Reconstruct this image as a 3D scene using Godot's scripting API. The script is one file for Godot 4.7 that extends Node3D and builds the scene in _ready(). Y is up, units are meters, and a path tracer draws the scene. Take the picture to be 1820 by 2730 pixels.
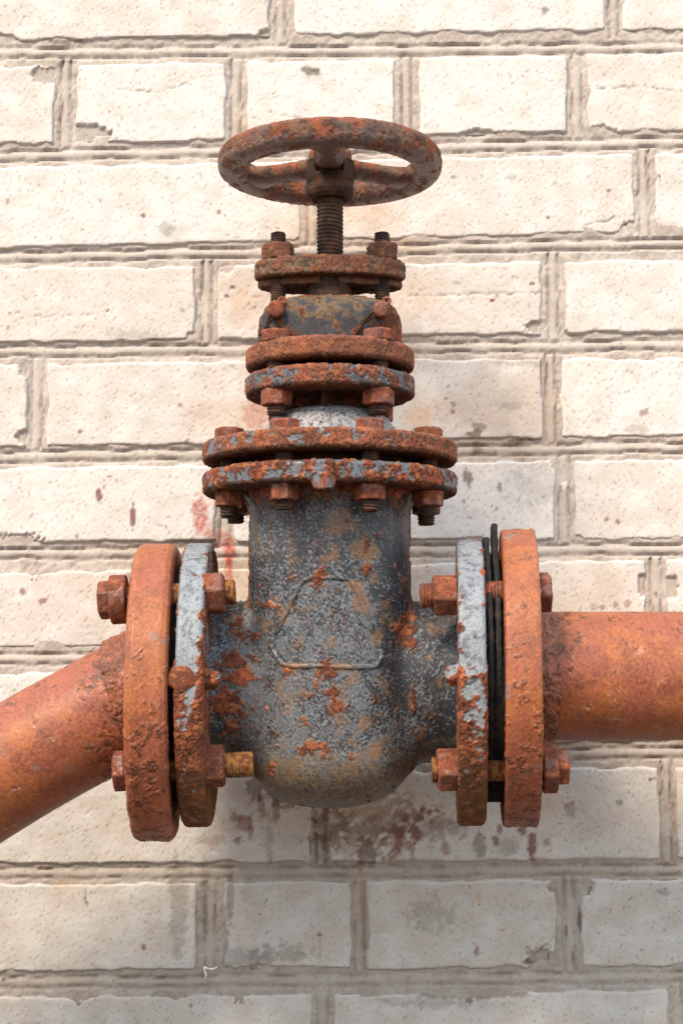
extends Node3D
# A rusty flanged gate valve on a pipe in front of a white brick wall. Lengths are in millimetres until a mesh is committed.

const BRICKS := [
	[[-376.8, -242.2, 651.9, 654.4, 583.4, 585.8], [-228.4, 27.1, 654.6, 659.3, 586.1, 590.6], [42.7, 296.7, 659.5, 664.1, 590.9, 595.5], [310.5, 566.5, 664.4, 669.0, 595.7, 600.3]],
	[[-501.0, -315.9, 563.2, 566.5, 492.0, 495.3], [-302.2, -48.5, 566.8, 571.3, 495.6, 500.1], [-30.6, 215.4, 571.7, 576.1, 500.4, 504.8], [228.1, 480.2, 576.3, 580.8, 505.0, 509.5]],
	[[-497.5, -344.4, 471.8, 475.1, 406.4, 410.0], [-330.8, -215.7, 475.4, 477.8, 410.3, 412.9], [-200.0, -81.8, 478.1, 480.6, 413.3, 416.0], [-67.2, 50.1, 480.9, 483.4, 416.3, 419.0], [67.4, 184.7, 483.8, 486.3, 419.4, 422.1], [199.4, 316.7, 486.6, 489.1, 422.4, 425.1], [330.4, 583.0, 489.3, 494.7, 425.4, 431.2]],
	[[-494.2, -288.0, 389.7, 394.5, 323.2, 328.8], [-274.5, -23.7, 394.8, 400.5, 329.2, 336.0], [-5.4, 235.8, 401.0, 406.5, 336.5, 343.1], [250.4, 501.3, 406.8, 412.6, 343.5, 350.4]],
	[[-491.3, -366.9, 313.4, 314.7, 250.6, 252.9], [-353.5, -104.6, 314.8, 317.4, 253.1, 257.6], [-87.8, 162.3, 317.6, 320.2, 257.9, 262.5], [180.5, 430.7, 320.4, 323.0, 262.8, 267.3]],
	[[-479.9, -232.9, 238.1, 240.5, 169.7, 174.0], [-218.9, 29.2, 240.6, 243.0, 174.2, 178.5], [42.6, 162.3, 243.1, 244.3, 178.8, 180.8], [175.0, 421.3, 244.4, 246.8, 181.1, 185.3]],
	[[-485.2, -344.1, 156.5, 158.3, 99.5, 100.2], [-330.8, -86.6, 158.5, 161.6, 100.3, 101.5], [-74.0, 171.3, 161.8, 165.0, 101.6, 102.9], [184.6, 430.3, 165.1, 168.3, 102.9, 104.2]],
	[[-482.0, -284.0, 74.0, 78.1, 17.8, 20.3], [-270.8, -23.2, 78.4, 83.4, 20.5, 23.6], [-8.4, 239.4, 83.7, 88.8, 23.8, 26.9], [254.3, 498.9, 89.1, 94.1, 27.1, 30.2]],
	[[-377.3, -141.2, -0.2, 5.1, -62.2, -56.7], [-128.0, 108.3, 5.4, 10.7, -56.4, -50.9], [121.4, 357.9, 11.0, 16.2, -50.5, -45.0], [371.1, 614.4, 16.5, 21.9, -44.7, -39.0]],
	[[-475.8, -268.9, -79.0, -75.7, -142.5, -140.8], [-255.9, -15.0, -75.5, -71.7, -140.7, -138.7], [-1.0, 245.9, -71.5, -67.6, -138.6, -136.6], [256.9, 499.0, -67.4, -63.6, -136.5, -134.6]],
	[[-472.7, -352.9, -154.8, -154.1, -221.2, -220.1], [-340.0, -98.8, -154.0, -152.5, -220.0, -217.7], [-80.3, 15.6, -152.4, -151.8, -217.6, -216.7], [26.6, 167.8, -151.7, -150.8, -216.6, -215.3], [185.3, 427.7, -150.7, -149.2, -215.1, -212.8]],
	[[-469.5, -263.7, -239.0, -236.7, -301.9, -299.3], [-250.8, -13.4, -236.5, -233.9, -299.2, -296.2], [0.7, 249.5, -233.7, -230.9, -296.1, -293.0], [262.4, 499.0, -230.8, -228.1, -292.8, -289.9]],
	[[-370.6, -134.1, -313.0, -310.3, -378.0, -375.1], [-119.8, 118.4, -310.2, -307.5, -375.0, -372.0], [132.8, 371.1, -307.3, -304.7, -371.9, -368.9]],
]
const JOINTS := [[576.5, 586.2], [487.1, 491.7], [404.2, 415.1], [323.4, 334.5], [248.8, 254.2], [166.9, 174.6], [92.7, 96.0], [12.5, 20.7], [-66.3, -56.9], [-147.0, -143.8], [-226.4, -222.3], [-305.3, -299.1]]  # heights of the bed joints where x is -250 and 270
const STAINS := [  # x, y, half width, half height, kind, strength
	[-0, 286, 109.3, 152.3, 1, 0.26], [130, 197, 72.8, 49.7, 1, 0.36], [-119, 67, 106.0, 46.4, 1, 0.22], [195, 60, 72.8, 36.4, 1, 0.34], [176, -106, 92.7, 36.4, 1, 0.15], [-146, 356, 2.3, 2.0, 0, 0.8],
	[-87, 359, 1.7, 2.0, 0, 0.7], [-193, 345, 1.7, 1.3, 0, 0.6], [-251, 368, 2.0, 3.0, 0, 0.5], [-227, 380, 1.3, 1.3, 0, 0.6], [-179, 368, 1.3, 1.3, 0, 0.5], [-158, 365, 1.0, 1.3, 0, 0.5],
	[-81, 292, 2.3, 2.0, 0, 0.9], [-76, 299, 3.0, 1.7, 0, 0.8], [-59, 284, 1.7, 1.7, 0, 0.7], [-58, 292, 4.6, 1.3, 0, 0.5], [-248, 279, 1.7, 1.3, 0, 0.6], [-249, 267, 1.3, 1.7, 0, 0.5],
	[-254, 269, 1.3, 1.3, 0, 0.5], [-192, 187, 2.0, 2.3, 0, 0.7], [-116, 207, 2.0, 1.7, 0, 0.6], [-110, 180, 1.7, 1.7, 0, 0.7], [-139, 177, 1.7, 1.7, 0, 0.5], [-112, 199, 1.3, 1.3, 0, 0.4],
	[-130, 169, 3.0, 1.0, 3, 0.5], [-177, 137, 2.3, 5.6, 0, 0.85], [-173, 144, 1.3, 2.6, 0, 0.5], [-151, 122, 2.6, 11.3, 0, 0.85], [-169, 152, 1.7, 1.3, 0, 0.7], [-164, 149, 1.0, 1.3, 0, 0.6],
	[-228, 122, 1.3, 1.3, 0, 0.6], [-172, 110, 1.3, 1.3, 0, 0.5], [-193, 106, 1.3, 2.3, 0, 0.6], [-126, 113, 1.3, 1.3, 0, 0.6], [-124, 121, 2.0, 1.3, 0, 0.5], [-109, 184, 1.3, 1.3, 0, 0.5],
	[-100, 125, 6.6, 14.9, 4, 0.8], [-96, 112, 8.6, 6.6, 4, 0.6], [-86, 103, 7.3, 8.6, 4, 0.55], [-78, 96, 5.6, 11.3, 4, 0.9], [-78, 80, 3.3, 13.2, 4, 0.9], [-79, 64, 3.0, 5.3, 4, 0.6],
	[-57, 201, 11.9, 13.2, 4, 0.5], [-90, 140, 13.2, 13.2, 1, 0.5], [-234, 64, 2.6, 3.0, 0, 0.7], [-219, 57, 3.0, 2.6, 0, 0.7], [-154, 73, 7.3, 5.3, 0, 0.5], [-169, 64, 1.3, 1.3, 0, 0.5],
	[124, 289, 3.0, 1.3, 0, 0.8], [124, 289, 1.7, 1.7, 0, 0.8], [128, 293, 2.0, 1.3, 0, 0.5], [141, 308, 1.3, 1.0, 0, 0.6], [108, 287, 1.3, 1.3, 0, 0.4], [152, 284, 1.0, 1.0, 0, 0.4],
	[155, 302, 2.6, 1.3, 0, 0.8], [93, 202, 1.7, 2.6, 0, 0.6], [94, 207, 2.0, 2.0, 3, 0.5], [88, 212, 1.7, 1.7, 2, 0.6], [110, 185, 7.3, 3.3, 3, 0.7], [113, 190, 6.0, 3.0, 3, 0.5],
	[143, 180, 9.9, 2.3, 3, 0.7], [149, 241, 23.2, 4.0, 3, 0.3], [112, 175, 4.6, 5.3, 3, 0.5], [240, 202, 4.0, 3.3, 0, 0.6], [233, 189, 13.2, 3.3, 0, 0.3], [104, 152, 4.3, 7.3, 3, 0.7],
	[128, 143, 2.6, 4.0, 3, 0.6], [126, 127, 2.0, 1.7, 3, 0.5], [101, 133, 1.7, 1.7, 3, 0.5], [140, 206, 16.6, 3.0, 2, 0.25], [210, 119, 2.0, 1.7, 0, 0.7], [218, 117, 2.0, 1.7, 0, 0.7],
	[156, 145, 19.9, 19.9, 2, 0.18], [205, 52, 2.6, 2.0, 0, 0.6], [215, 54, 2.6, 2.3, 0, 0.6], [224, 55, 3.0, 3.0, 0, 0.5], [247, 62, 2.0, 2.0, 3, 0.6], [188, 50, 2.0, 2.0, 0, 0.4],
	[198, 52, 4.0, 3.0, 0, 0.3], [-139, -200, 2.6, 3.0, 0, 0.8], [-161, -225, 1.3, 1.3, 3, 0.5], [-242, -224, 2.0, 1.7, 2, 0.9], [-104, -243, 1.7, 1.3, 0, 0.6], [-173, -235, 1.3, 1.3, 0, 0.5],
	[-171, -229, 2.0, 1.0, 0, 0.5], [-198, -154, 13.2, 5.3, 1, 0.5], [-186, -96, 3.3, 4.6, 1, 0.5], [-39, -90, 13.2, 9.9, 3, 0.6], [-56, -83, 7.3, 8.6, 3, 0.6], [-65, -109, 7.9, 6.6, 0, 0.55],
	[-60, -114, 2.6, 8.6, 0, 0.6], [-72, -106, 4.6, 3.3, 0, 0.5], [-41, -96, 3.3, 13.2, 3, 0.5], [-52, -96, 3.3, 9.9, 0, 0.5], [-70, -122, 3.3, 2.6, 0, 0.5], [-46, -122, 3.0, 19.9, 3, 0.25],
	[-91, -122, 19.9, 4.0, 0, 0.3], [-94, -164, 4.6, 29.8, 2, 0.35], [-75, -164, 3.3, 23.2, 2, 0.5], [-113, -170, 7.3, 39.7, 2, 0.35], [13, -96, 109.3, 39.7, 1, 0.55], [33, -106, 39.7, 19.9, 3, 0.45],
	[20, -122, 33.1, 19.9, 3, 0.35], [49, -122, 13.2, 13.2, 0, 0.45], [59, -104, 19.9, 5.3, 0, 0.5], [62, -117, 4.6, 8.6, 0, 0.6], [78, -112, 29.8, 9.9, 3, 0.4], [85, -128, 4.0, 5.3, 0, 0.5],
	[50, -122, 4.0, 7.3, 0, 0.6], [60, -128, 3.3, 7.3, 0, 0.5], [26, -132, 8.6, 13.2, 3, 0.5], [23, -170, 3.0, 53.0, 1, 0.7], [-0, -112, 11.9, 19.9, 3, 0.5], [143, -114, 3.3, 4.0, 0, 0.8],
	[150, -127, 3.6, 11.3, 0, 0.85], [122, -122, 2.6, 6.6, 0, 0.7], [126, -114, 2.0, 5.3, 0, 0.7], [111, -125, 5.3, 9.9, 3, 0.5], [133, -127, 9.9, 6.6, 3, 0.3], [162, -90, 19.9, 19.9, 1, 0.45],
	[179, -100, 4.6, 7.3, 3, 0.4], [239, -77, 1.7, 1.7, 0, 0.8], [242, -76, 1.3, 1.3, 0, 0.6], [215, -94, 3.0, 2.0, 2, 0.5], [161, -123, 2.6, 4.0, 2, 0.5], [108, -202, 1.7, 4.6, 0, 0.6],
	[103, -156, 2.0, 2.0, 1, 0.8], [110, -164, 3.0, 6.6, 1, 0.6], [146, -200, 1.7, 1.7, 0, 0.6], [175, -189, 1.3, 5.3, 3, 0.7], [185, -181, 1.7, 11.3, 3, 0.7], [75, -176, 19.9, 13.2, 2, 0.3],
	[208, -173, 1.3, 1.3, 0, 0.5], [248, -160, 5.3, 3.3, 2, 0.4], [-65, -208, 19.9, 9.9, 2, 0.35], [-39, -206, 26.5, 6.6, 2, 0.35], [-8, -199, 1.7, 13.2, 1, 0.7], [-8, -191, 1.7, 1.7, 3, 0.7],
	[77, -240, 39.7, 4.6, 2, 0.3], [102, -239, 3.3, 2.0, 2, 0.8], [147, -211, 4.6, 2.0, 2, 0.9], [-24, 348, 26.5, 19.9, 1, 0.4], [30, 355, 29.8, 16.6, 1, 0.5], [-41, 414, 26.5, 9.9, 1, 0.25],
	[-68, 428, 19.9, 19.9, 1, 0.3], [47, 334, 29.8, 9.9, 1, 0.4], [-68, 289, 23.2, 23.2, 1, 0.4], [67, 292, 19.9, 19.9, 1, 0.25], [-67, 197, 39.7, 23.2, 1, 0.35], [67, 197, 19.9, 16.6, 1, 0.6],
	[-104, 197, 19.9, 23.2, 1, 0.2], [-73, 70, 19.9, 26.5, 1, 0.5], [66, 73, 26.5, 26.5, 1, 0.35], [-16, 472, 8.6, 4.0, 2, 0.8], [-14, 473, 4.0, 2.0, 2, 0.7], [-103, 102, 19.9, 3.3, 2, 0.5],
	[168, 522, 3.0, 2.3, 2, 0.6], [167, 520, 2.0, 3.0, 2, 0.5], [95, 387, 3.0, 1.3, 2, 0.6], [117, 388, 1.7, 1.3, 2, 0.5], [215, 376, 1.7, 1.7, 2, 0.8], [168, 355, 1.7, 1.7, 2, 0.8],
	[174, 382, 2.0, 1.7, 0, 0.4], [140, 387, 5.3, 2.6, 2, 0.35], [-136, 348, 9.9, 6.6, 5, 0.5], [-129, 346, 7.9, 5.3, 2, 0.4], [213, 365, 1.7, 1.7, 1, 0.5], [-115, 282, 2.3, 2.3, 2, 0.4],
	[-148, 262, 19.9, 4.6, 2, 0.3], [97, 303, 3.0, 1.7, 2, 0.4], [86, 123, 1.0, 1.3, 5, 0.9], [178, 146, 2.6, 3.3, 5, 0.9], [-209, 496, 13.2, 2.0, 2, 0.6],
]
const CHIPS := [  # x, y, half width, half height: bricks broken away there
	[-51, 500, 7.3, 5.3], [-259, 498, 13.2, 4.6], [-222, 470, 11.9, 7.3], [-187, 420, 21.9, 8.6], [-24, 334, 6.6, 6.0], [232, 345, 7.3, 7.3], [-106, 260, 8.6, 6.0], [-236, 236, 7.9, 8.6], [-234, 182, 8.6, 5.3], [-239, 104, 19.9, 6.0], [118, 421, 19.9, 3.3], [208, 424, 13.2, 5.3], [161, 269, 13.2, 5.3], [178, 260, 5.3, 4.6], [-210, 170, 9.9, 5.3], [172, 162, 4.0, 4.6], [187, 103, 5.3, 5.3], [237, 69, 4.6, 9.9], [258, 67, 5.3, 8.6], [-83, -192, 6.0, 19.9], [162, -210, 16.6, 9.9], [108, -235, 39.7, 3.3], [-39, -218, 53.0, 4.6], [-81, 317, 7.9, 6.6], [188, -157, 7.3, 7.9], [166, -156, 7.3, 6.6], [47, 320, 66.2, 2.0], [47, -144, 19.9, 2.6],
]
const CRACKS := [[[-166, 457], [-133, 455], [-116, 461], [-104, 467], [-84, 469]], [[197, 349], [213, 352], [220, 355], [235, 357]], [[60, 292], [107, 294], [161, 295]], [[-242, 280], [-226, 276], [-189, 278], [-172, 281]], [[201, 458], [225, 459], [245, 460], [275, 455]], [[149, -211], [153, -204], [160, -198], [166, -192]], [[-183, -157], [-182, -168], [-180, -176]], [[-51, 440], [-34, 436], [-11, 429]]]

const WALL_Z := -154.0
const OCHRE_SPOTS := [[22, 80, 9, 1.0, 8], [7, 96, 10, 0.8, 9], [16, 57, 6, 0.9, 5], [20, 46, 6, 0.8, 8], [31, 25, 4, 0.9, 4], [-22, 6, 10, 1.0, 3], [2, 5, 14, 0.9, 3.5], [-24, 44, 3, 0.9, 5], [6, -20, 7, 0.5, 16], [24, -30, 6, 0.7, 6], [-30, 40, 5, 0.6, 7], [30, -47, 7, 0.8, 6], [14, -54, 6, 0.7, 5], [36, 45, 4, 0.5, 5]]
const BLOBS := [[48, 30, 7, 0.95], [49, 20, 6, 0.9], [51, 38, 5, 0.8], [24, 69, 4, 1.0], [24, 82, 5, 0.7], [-6, 60, 7, 0.8], [3, -11, 6, 0.8], [5, -18, 6, 0.8], [-11, -46, 7, 0.7], [-4, -49, 6, 0.7], [-15, -30, 5, 0.7], [-36, -57, 5, 0.8], [-3, 3, 9, 0.6], [-8, -3, 6, 0.8], [-26, 3, 4, 0.7], [-37, 45, 4, 0.9], [-40, -21, 3, 0.9], [46, 62, 5, 0.7], [7, 97, 9, 0.3], [31, 90, 3, 0.8], [-56, -2, 8, 1.0], [-61, 12, 10, 0.9], [-62, -18, 12, 1.0], [-58, -33, 8, 0.8], [-57, 28, 10, 0.8]]

var n_big := FastNoiseLite.new()
var n_mid := FastNoiseLite.new()
var n_small := FastNoiseLite.new()
var n_fine := FastNoiseLite.new()
var n_speck := FastNoiseLite.new()
var n_edge := FastNoiseLite.new()
var n_cell := FastNoiseLite.new()
var mats := {}
var pc := Color.WHITE   # what paint() found: colour, relief in mm, gloss
var pd := 0.0
var pg := 0.0
var origin := Vector3.ZERO   # base of the thing being built, mm

enum {BODY, FLANGE, PRIMER, IRON, BOLT, THREAD, DOME, BOX, SILVER, RUBBER, OCHRE, WELD, GLAND, DARK}

class Shape:
	var v := PackedVector3Array()
	var n := PackedVector3Array()
	var c := PackedColorArray()
	var ia := PackedInt32Array()
	var ib := PackedInt32Array()


func s8(r: float, g: float, b: float, k := 0.88) -> Color:
	var c := Color(r / 255.0, g / 255.0, b / 255.0).srgb_to_linear()
	return Color(c.r * k, c.g * k, c.b * k)


func noise(n: FastNoiseLite, sd: int, freq: float, oct: int, type := FastNoiseLite.TYPE_SIMPLEX_SMOOTH) -> void:
	n.seed = sd
	n.noise_type = type
	n.frequency = freq
	n.fractal_type = FastNoiseLite.FRACTAL_FBM if oct > 1 else FastNoiseLite.FRACTAL_NONE
	n.fractal_octaves = oct


func _ready() -> void:
	# ---- camera, sky, sun, exposure
	var cam := Camera3D.new()
	cam.name = "camera"
	cam.fov = 34.43
	cam.near = 0.05
	cam.far = 50.0
	cam.position = Vector3(0.0078, -0.0027, 1.1)
	cam.rotation_degrees = Vector3(5.8, 0, 0)
	add_child(cam)
	cam.current = true
	var env := Environment.new()
	env.background_mode = Environment.BG_SKY
	var psm := ProceduralSkyMaterial.new()
	psm.sky_top_color = Color(0.80, 0.87, 0.95)
	psm.sky_horizon_color = Color(0.93, 0.93, 0.92)
	psm.sky_curve = 0.2
	psm.ground_horizon_color = Color(0.55, 0.50, 0.45)
	psm.ground_bottom_color = Color(0.42, 0.37, 0.33)
	psm.sun_angle_max = 1.0
	psm.sky_energy_multiplier = 1.0
	psm.ground_energy_multiplier = 0.8
	var sky := Sky.new()
	sky.sky_material = psm
	env.sky = sky
	env.background_energy_multiplier = 0.85
	env.tonemap_mode = Environment.TONE_MAPPER_LINEAR
	env.tonemap_exposure = 2.75
	env.sdfgi_enabled = true
	env.ssao_enabled = true
	env.ssil_enabled = true
	var we := WorldEnvironment.new()
	we.name = "world_environment"
	we.environment = env
	add_child(we)
	var sun := DirectionalLight3D.new()
	sun.name = "sun"
	sun.light_energy = 0.5
	sun.light_color = Color(1.0, 0.94, 0.86)
	sun.light_angular_distance = 16.0
	sun.shadow_enabled = true
	add_child(sun)
	sun.look_at_from_position(Vector3(-0.62, 1.2, 1.0), Vector3.ZERO)

	noise(n_big, 11, 0.022, 3)
	noise(n_mid, 23, 0.075, 4)
	noise(n_small, 37, 0.22, 3)
	noise(n_fine, 51, 0.6, 2)
	noise(n_speck, 61, 0.46, 3)
	noise(n_edge, 71, 0.25, 1, FastNoiseLite.TYPE_CELLULAR)
	n_edge.cellular_return_type = FastNoiseLite.RETURN_DISTANCE2_SUB
	n_edge.cellular_jitter = 1.0
	noise(n_cell, 71, 0.25, 1, FastNoiseLite.TYPE_CELLULAR)
	n_cell.cellular_return_type = FastNoiseLite.RETURN_CELL_VALUE
	n_cell.cellular_jitter = 1.0
	make_materials()
	build_wall()
	build_valve()
	build_pipes()
	build_flange_bolts()
	build_gaskets()
	build_thread_scrap()


# ---------------------------------------------------------------- materials

func tile(sd: int, freq: float, oct: int, type := FastNoiseLite.TYPE_SIMPLEX_SMOOTH, size := 512) -> PackedByteArray:
	var n := FastNoiseLite.new()
	noise(n, sd, freq, oct, type)
	var im := n.get_seamless_image(size, size, false, false, 0.1, true)
	im.convert(Image.FORMAT_L8)
	return im.get_data()


func grey_texture(data: PackedByteArray, size := 512) -> ImageTexture:
	var im := Image.create_from_data(size, size, false, Image.FORMAT_L8, data)
	im.convert(Image.FORMAT_RGB8)
	return ImageTexture.create_from_image(im)


func make_materials() -> void:
	var size := 512
	var a := tile(5, 0.012, 5)
	var b := tile(6, 0.09, 3)
	var d := tile(7, 0.28, 2)
	var cel := tile(8, 0.05, 2, FastNoiseLite.TYPE_CELLULAR)
	var grain := PackedByteArray()
	var rust_h := PackedByteArray()
	var rough_h := PackedByteArray()
	var wall_h := PackedByteArray()
	var wall_c := PackedByteArray()
	for arr in [grain, rust_h, rough_h, wall_h, wall_c]:
		(arr as PackedByteArray).resize(size * size)
	grain.resize(size * size)
	rust_h.resize(size * size)
	rough_h.resize(size * size)
	wall_h.resize(size * size)
	wall_c.resize(size * size)
	for i in size * size:
		var fa := a[i] / 255.0
		var fb := b[i] / 255.0
		var fd := d[i] / 255.0
		var fc := cel[i] / 255.0
		grain[i] = int(clampf(0.90 + 0.16 * (fa - 0.5) + 0.30 * (fb - 0.5) + 0.36 * (fd - 0.5), 0.4, 1.0) * 255.0)
		rust_h[i] = int(clampf(0.35 * fc + 0.35 * fb + 0.3 * fd, 0.0, 1.0) * 255.0)
		rough_h[i] = int(clampf(0.62 + 0.5 * (fb - 0.5) + 0.5 * (fd - 0.5), 0.2, 1.0) * 255.0)
		var pit := clampf((fb - 0.68) * 6.0, 0.0, 1.0)
		wall_h[i] = int(clampf(0.55 + 0.35 * (fd - 0.5) + 0.4 * (fa - 0.5) - 0.4 * pit, 0.0, 1.0) * 255.0)
		wall_c[i] = int(clampf(0.95 + 0.06 * (fa - 0.5) + 0.08 * (fd - 0.5) - 0.10 * pit, 0.3, 1.0) * 255.0)
	var t_grain := grey_texture(grain)
	var t_rust := grey_texture(rust_h)
	var t_rough := grey_texture(rough_h)
	var t_wall_h := grey_texture(wall_h)
	var t_wall_c := grey_texture(wall_c)
	mats.rust = material(t_grain, t_rust, 13.0, 0.03, 0.9, 0.30, null)
	mats.paint = material(t_grain, t_rough, 9.0, 0.014, 0.72, 0.45, t_rough)
	mats.smooth = material(t_grain, t_rough, 7.0, 0.012, 0.74, 0.4, t_rough)
	mats.rubber = material(t_grain, t_rust, 8.0, 0.02, 0.7, 0.4, null)
	mats.brick = material(t_wall_c, t_wall_h, 6.5, 0.022, 0.95, 0.25, null)
	mats.mortar = material(t_wall_c, t_wall_h, 15.0, 0.06, 0.97, 0.2, null)
	mats.rust.resource_name = "rust"


func material(tint: Texture2D, height: Texture2D, per_m: float, relief_cm: float, rough: float, spec: float, rough_t: Texture2D) -> StandardMaterial3D:
	var m := StandardMaterial3D.new()
	m.vertex_color_use_as_albedo = true
	m.albedo_texture = tint
	m.uv1_triplanar = true
	m.uv1_world_triplanar = true
	m.uv1_scale = Vector3.ONE * per_m
	m.roughness = rough
	m.metallic_specular = spec
	if rough_t:
		m.roughness_texture = rough_t
	m.heightmap_enabled = true
	m.heightmap_texture = height
	m.heightmap_scale = relief_cm
	return m


# ---------------------------------------------------------------- things and meshes

func thing(called: String, label: String, category: String, at: Vector3, group := "") -> Node3D:
	var o := Node3D.new()
	o.name = called
	add_child(o, true)
	o.position = at * 0.001
	origin = at
	o.set_meta("label", label)
	o.set_meta("category", category)
	if group:
		o.set_meta("group", group)
	return o


func commit(called: String, s: Shape, parent: Node, ma: Material, mb: Material = null) -> MeshInstance3D:
	var mesh := ArrayMesh.new()
	var v := PackedVector3Array()
	v.resize(s.v.size())
	for i in s.v.size():
		v[i] = (s.v[i] - origin) * 0.001
	for k in 2:
		var ix := s.ia if k == 0 else s.ib
		if ix.is_empty():
			continue
		var arr := []
		arr.resize(Mesh.ARRAY_MAX)
		arr[Mesh.ARRAY_VERTEX] = v
		arr[Mesh.ARRAY_NORMAL] = s.n
		arr[Mesh.ARRAY_COLOR] = s.c
		arr[Mesh.ARRAY_INDEX] = ix
		mesh.add_surface_from_arrays(Mesh.PRIMITIVE_TRIANGLES, arr)
		mesh.surface_set_material(mesh.get_surface_count() - 1, ma if k == 0 or mb == null else mb)
	var o := MeshInstance3D.new()
	o.name = called
	o.mesh = mesh
	parent.add_child(o, true)
	return o


func metal(called: String, s: Shape, parent: Node) -> MeshInstance3D:
	return commit(called, s, parent, mats.rust, mats.paint)


func grid_normals(p: PackedVector3Array, R: int, C: int, cr: bool, cc: bool) -> PackedVector3Array:
	var n := PackedVector3Array()
	n.resize(R * C)
	var last := Vector3.UP
	for i in R:
		var i0 := i - 1
		var i1 := i + 1
		if i0 < 0:
			i0 = R - 1 if cr else 0
		if i1 >= R:
			i1 = 0 if cr else R - 1
		for j in C:
			var j0 := j - 1
			var j1 := j + 1
			if j0 < 0:
				j0 = C - 1 if cc else 0
			if j1 >= C:
				j1 = 0 if cc else C - 1
			var x := (p[i1 * C + j] - p[i0 * C + j]).cross(p[i * C + j1] - p[i * C + j0])
			var l := x.length()
			if l > 1e-9:
				last = x / l
			n[i * C + j] = last
	return n


# a grid of points, painted and given relief; rows x columns, normal = along rows x along columns
func sheet(s: Shape, p: PackedVector3Array, R: int, C: int, cr: bool, cc: bool, style: int, rough := 1.0, keep := PackedByteArray()) -> void:
	var n := grid_normals(p, R, C, cr, cc)
	# a pole's normals: those of the next row, averaged
	for e in 2:
		var row := 0 if e == 0 else R - 1
		if not cr and p[row * C].distance_squared_to(p[row * C + C / 2]) < 1e-6:
			var near := (1 if e == 0 else R - 2) * C
			var sum := Vector3.ZERO
			for j in C:
				sum += n[near + j]
			for j in C:
				n[row * C + j] = sum.normalized()
	var c := PackedColorArray()
	c.resize(R * C)
	var g := PackedByteArray()
	g.resize(R * C)
	for i in R * C:
		paint(style, p[i], n[i])
		c[i] = pc
		g[i] = 1 if pg > 0.5 else 0
		p[i] += n[i] * (pd * rough)
	var keep_n := n
	n = grid_normals(p, R, C, cr, cc)
	for e in 2:
		var row := 0 if e == 0 else R - 1
		if not cr and p[row * C].distance_squared_to(p[row * C + C / 2]) < 0.3:
			for j in C:
				n[row * C + j] = keep_n[row * C + j]
	var at := s.v.size()
	s.v.append_array(p)
	s.n.append_array(n)
	s.c.append_array(c)
	var masked := keep.size() > 0
	for i in (R if cr else R - 1):
		var i1 := (i + 1) % R
		for j in (C if cc else C - 1):
			var j1 := (j + 1) % C
			var q0 := i * C + j
			var q1 := i1 * C + j
			var q2 := i1 * C + j1
			var q3 := i * C + j1
			if masked and keep[q0] + keep[q1] + keep[q2] + keep[q3] < 4:
				continue
			var quad := PackedInt32Array([at + q0, at + q2, at + q1, at + q0, at + q3, at + q2])
			if g[q0] + g[q1] + g[q2] + g[q3] >= 2:
				s.ib.append_array(quad)
			else:
				s.ia.append_array(quad)


enum {TAB, ROUND, HEX, SCREW, OVAL, BOSS, CLAW, CASTING, LUMPY}

# a turned shape round the local y axis; profile points are (radius, height, step) from the bottom up
func lathe(s: Shape, prof: Array, xf: Transform3D, style: int, form := ROUND, arc := 0.9, k := 0.0, rough := 1.0) -> void:
	var rr := PackedFloat32Array()
	var yy := PackedFloat32Array()
	var rmax := 0.0
	for i in prof.size():
		var a: Vector3 = prof[i]
		rmax = maxf(rmax, a.x)
		if i == 0:
			rr.append(a.x)
			yy.append(a.y)
			continue
		var b: Vector3 = prof[i - 1]
		var m := maxi(1, int(ceil(Vector2(a.x - b.x, a.y - b.y).length() / a.z)))
		for q in m:
			var t := (q + 1.0) / m
			rr.append(lerpf(b.x, a.x, t))
			yy.append(lerpf(b.y, a.y, t))
	var R := rr.size()
	var C := maxi(12, int(TAU * rmax / arc))
	if form == HEX:
		C = int(ceil(C / 12.0)) * 12
	var p := PackedVector3Array()
	p.resize(R * C)
	for i in R:
		for j in C:
			var th := TAU * j / C
			var r := rr[i]
			var y := yy[i]
			var x := cos(th)
			var z := sin(th)
			match form:
				HEX:
					r *= minf(1.0 / cos(fposmod(th + k, PI / 3.0) - PI / 6.0), 1.128)
				SCREW:
					if r > 0.6 * rmax:
						r += 0.42 * sin(TAU * y / k - th)
				TAB:
					if r > 0.9 * rmax:
						r += k * smoothstep(0.13, 0.10, absf(angle_difference(th, 0.0)))
				OVAL:
					r *= 1.0 / sqrt(x * x + z * z / (k * k))
				BOSS:
					if r > 0.85 * rmax:
						r += 3.2 * smoothstep(0.088, 0.066, absf(angle_difference(th, PI / 2 + 0.04)))
						if y <= k:
							y -= 6.0 * smoothstep(0.09, 0.06, absf(angle_difference(th, PI / 2 + 0.04)))
				CLAW:
					if y > k:
						y += 10.5 * smoothstep(0.2, 0.6, cos(3.0 * (th - 2.65)))
				CASTING:
					r *= pow(pow(absf(x), 2.6) + pow(absf(z) / 0.66, 2.6), -1.0 / 2.6)
					r *= 1.0 + 0.12 * exp(-pow(angle_difference(th, PI / 2) / 0.38, 2.0)) * smoothstep(250.0, 236.0, y)
				LUMPY:
					r *= 1.0 + 0.05 * sin(3.0 * th + y) + 0.04 * sin(5.0 * th)
			p[i * C + j] = xf * Vector3(r * x, y, r * z)
	sheet(s, p, R, C, false, true, style, rough)


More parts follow.
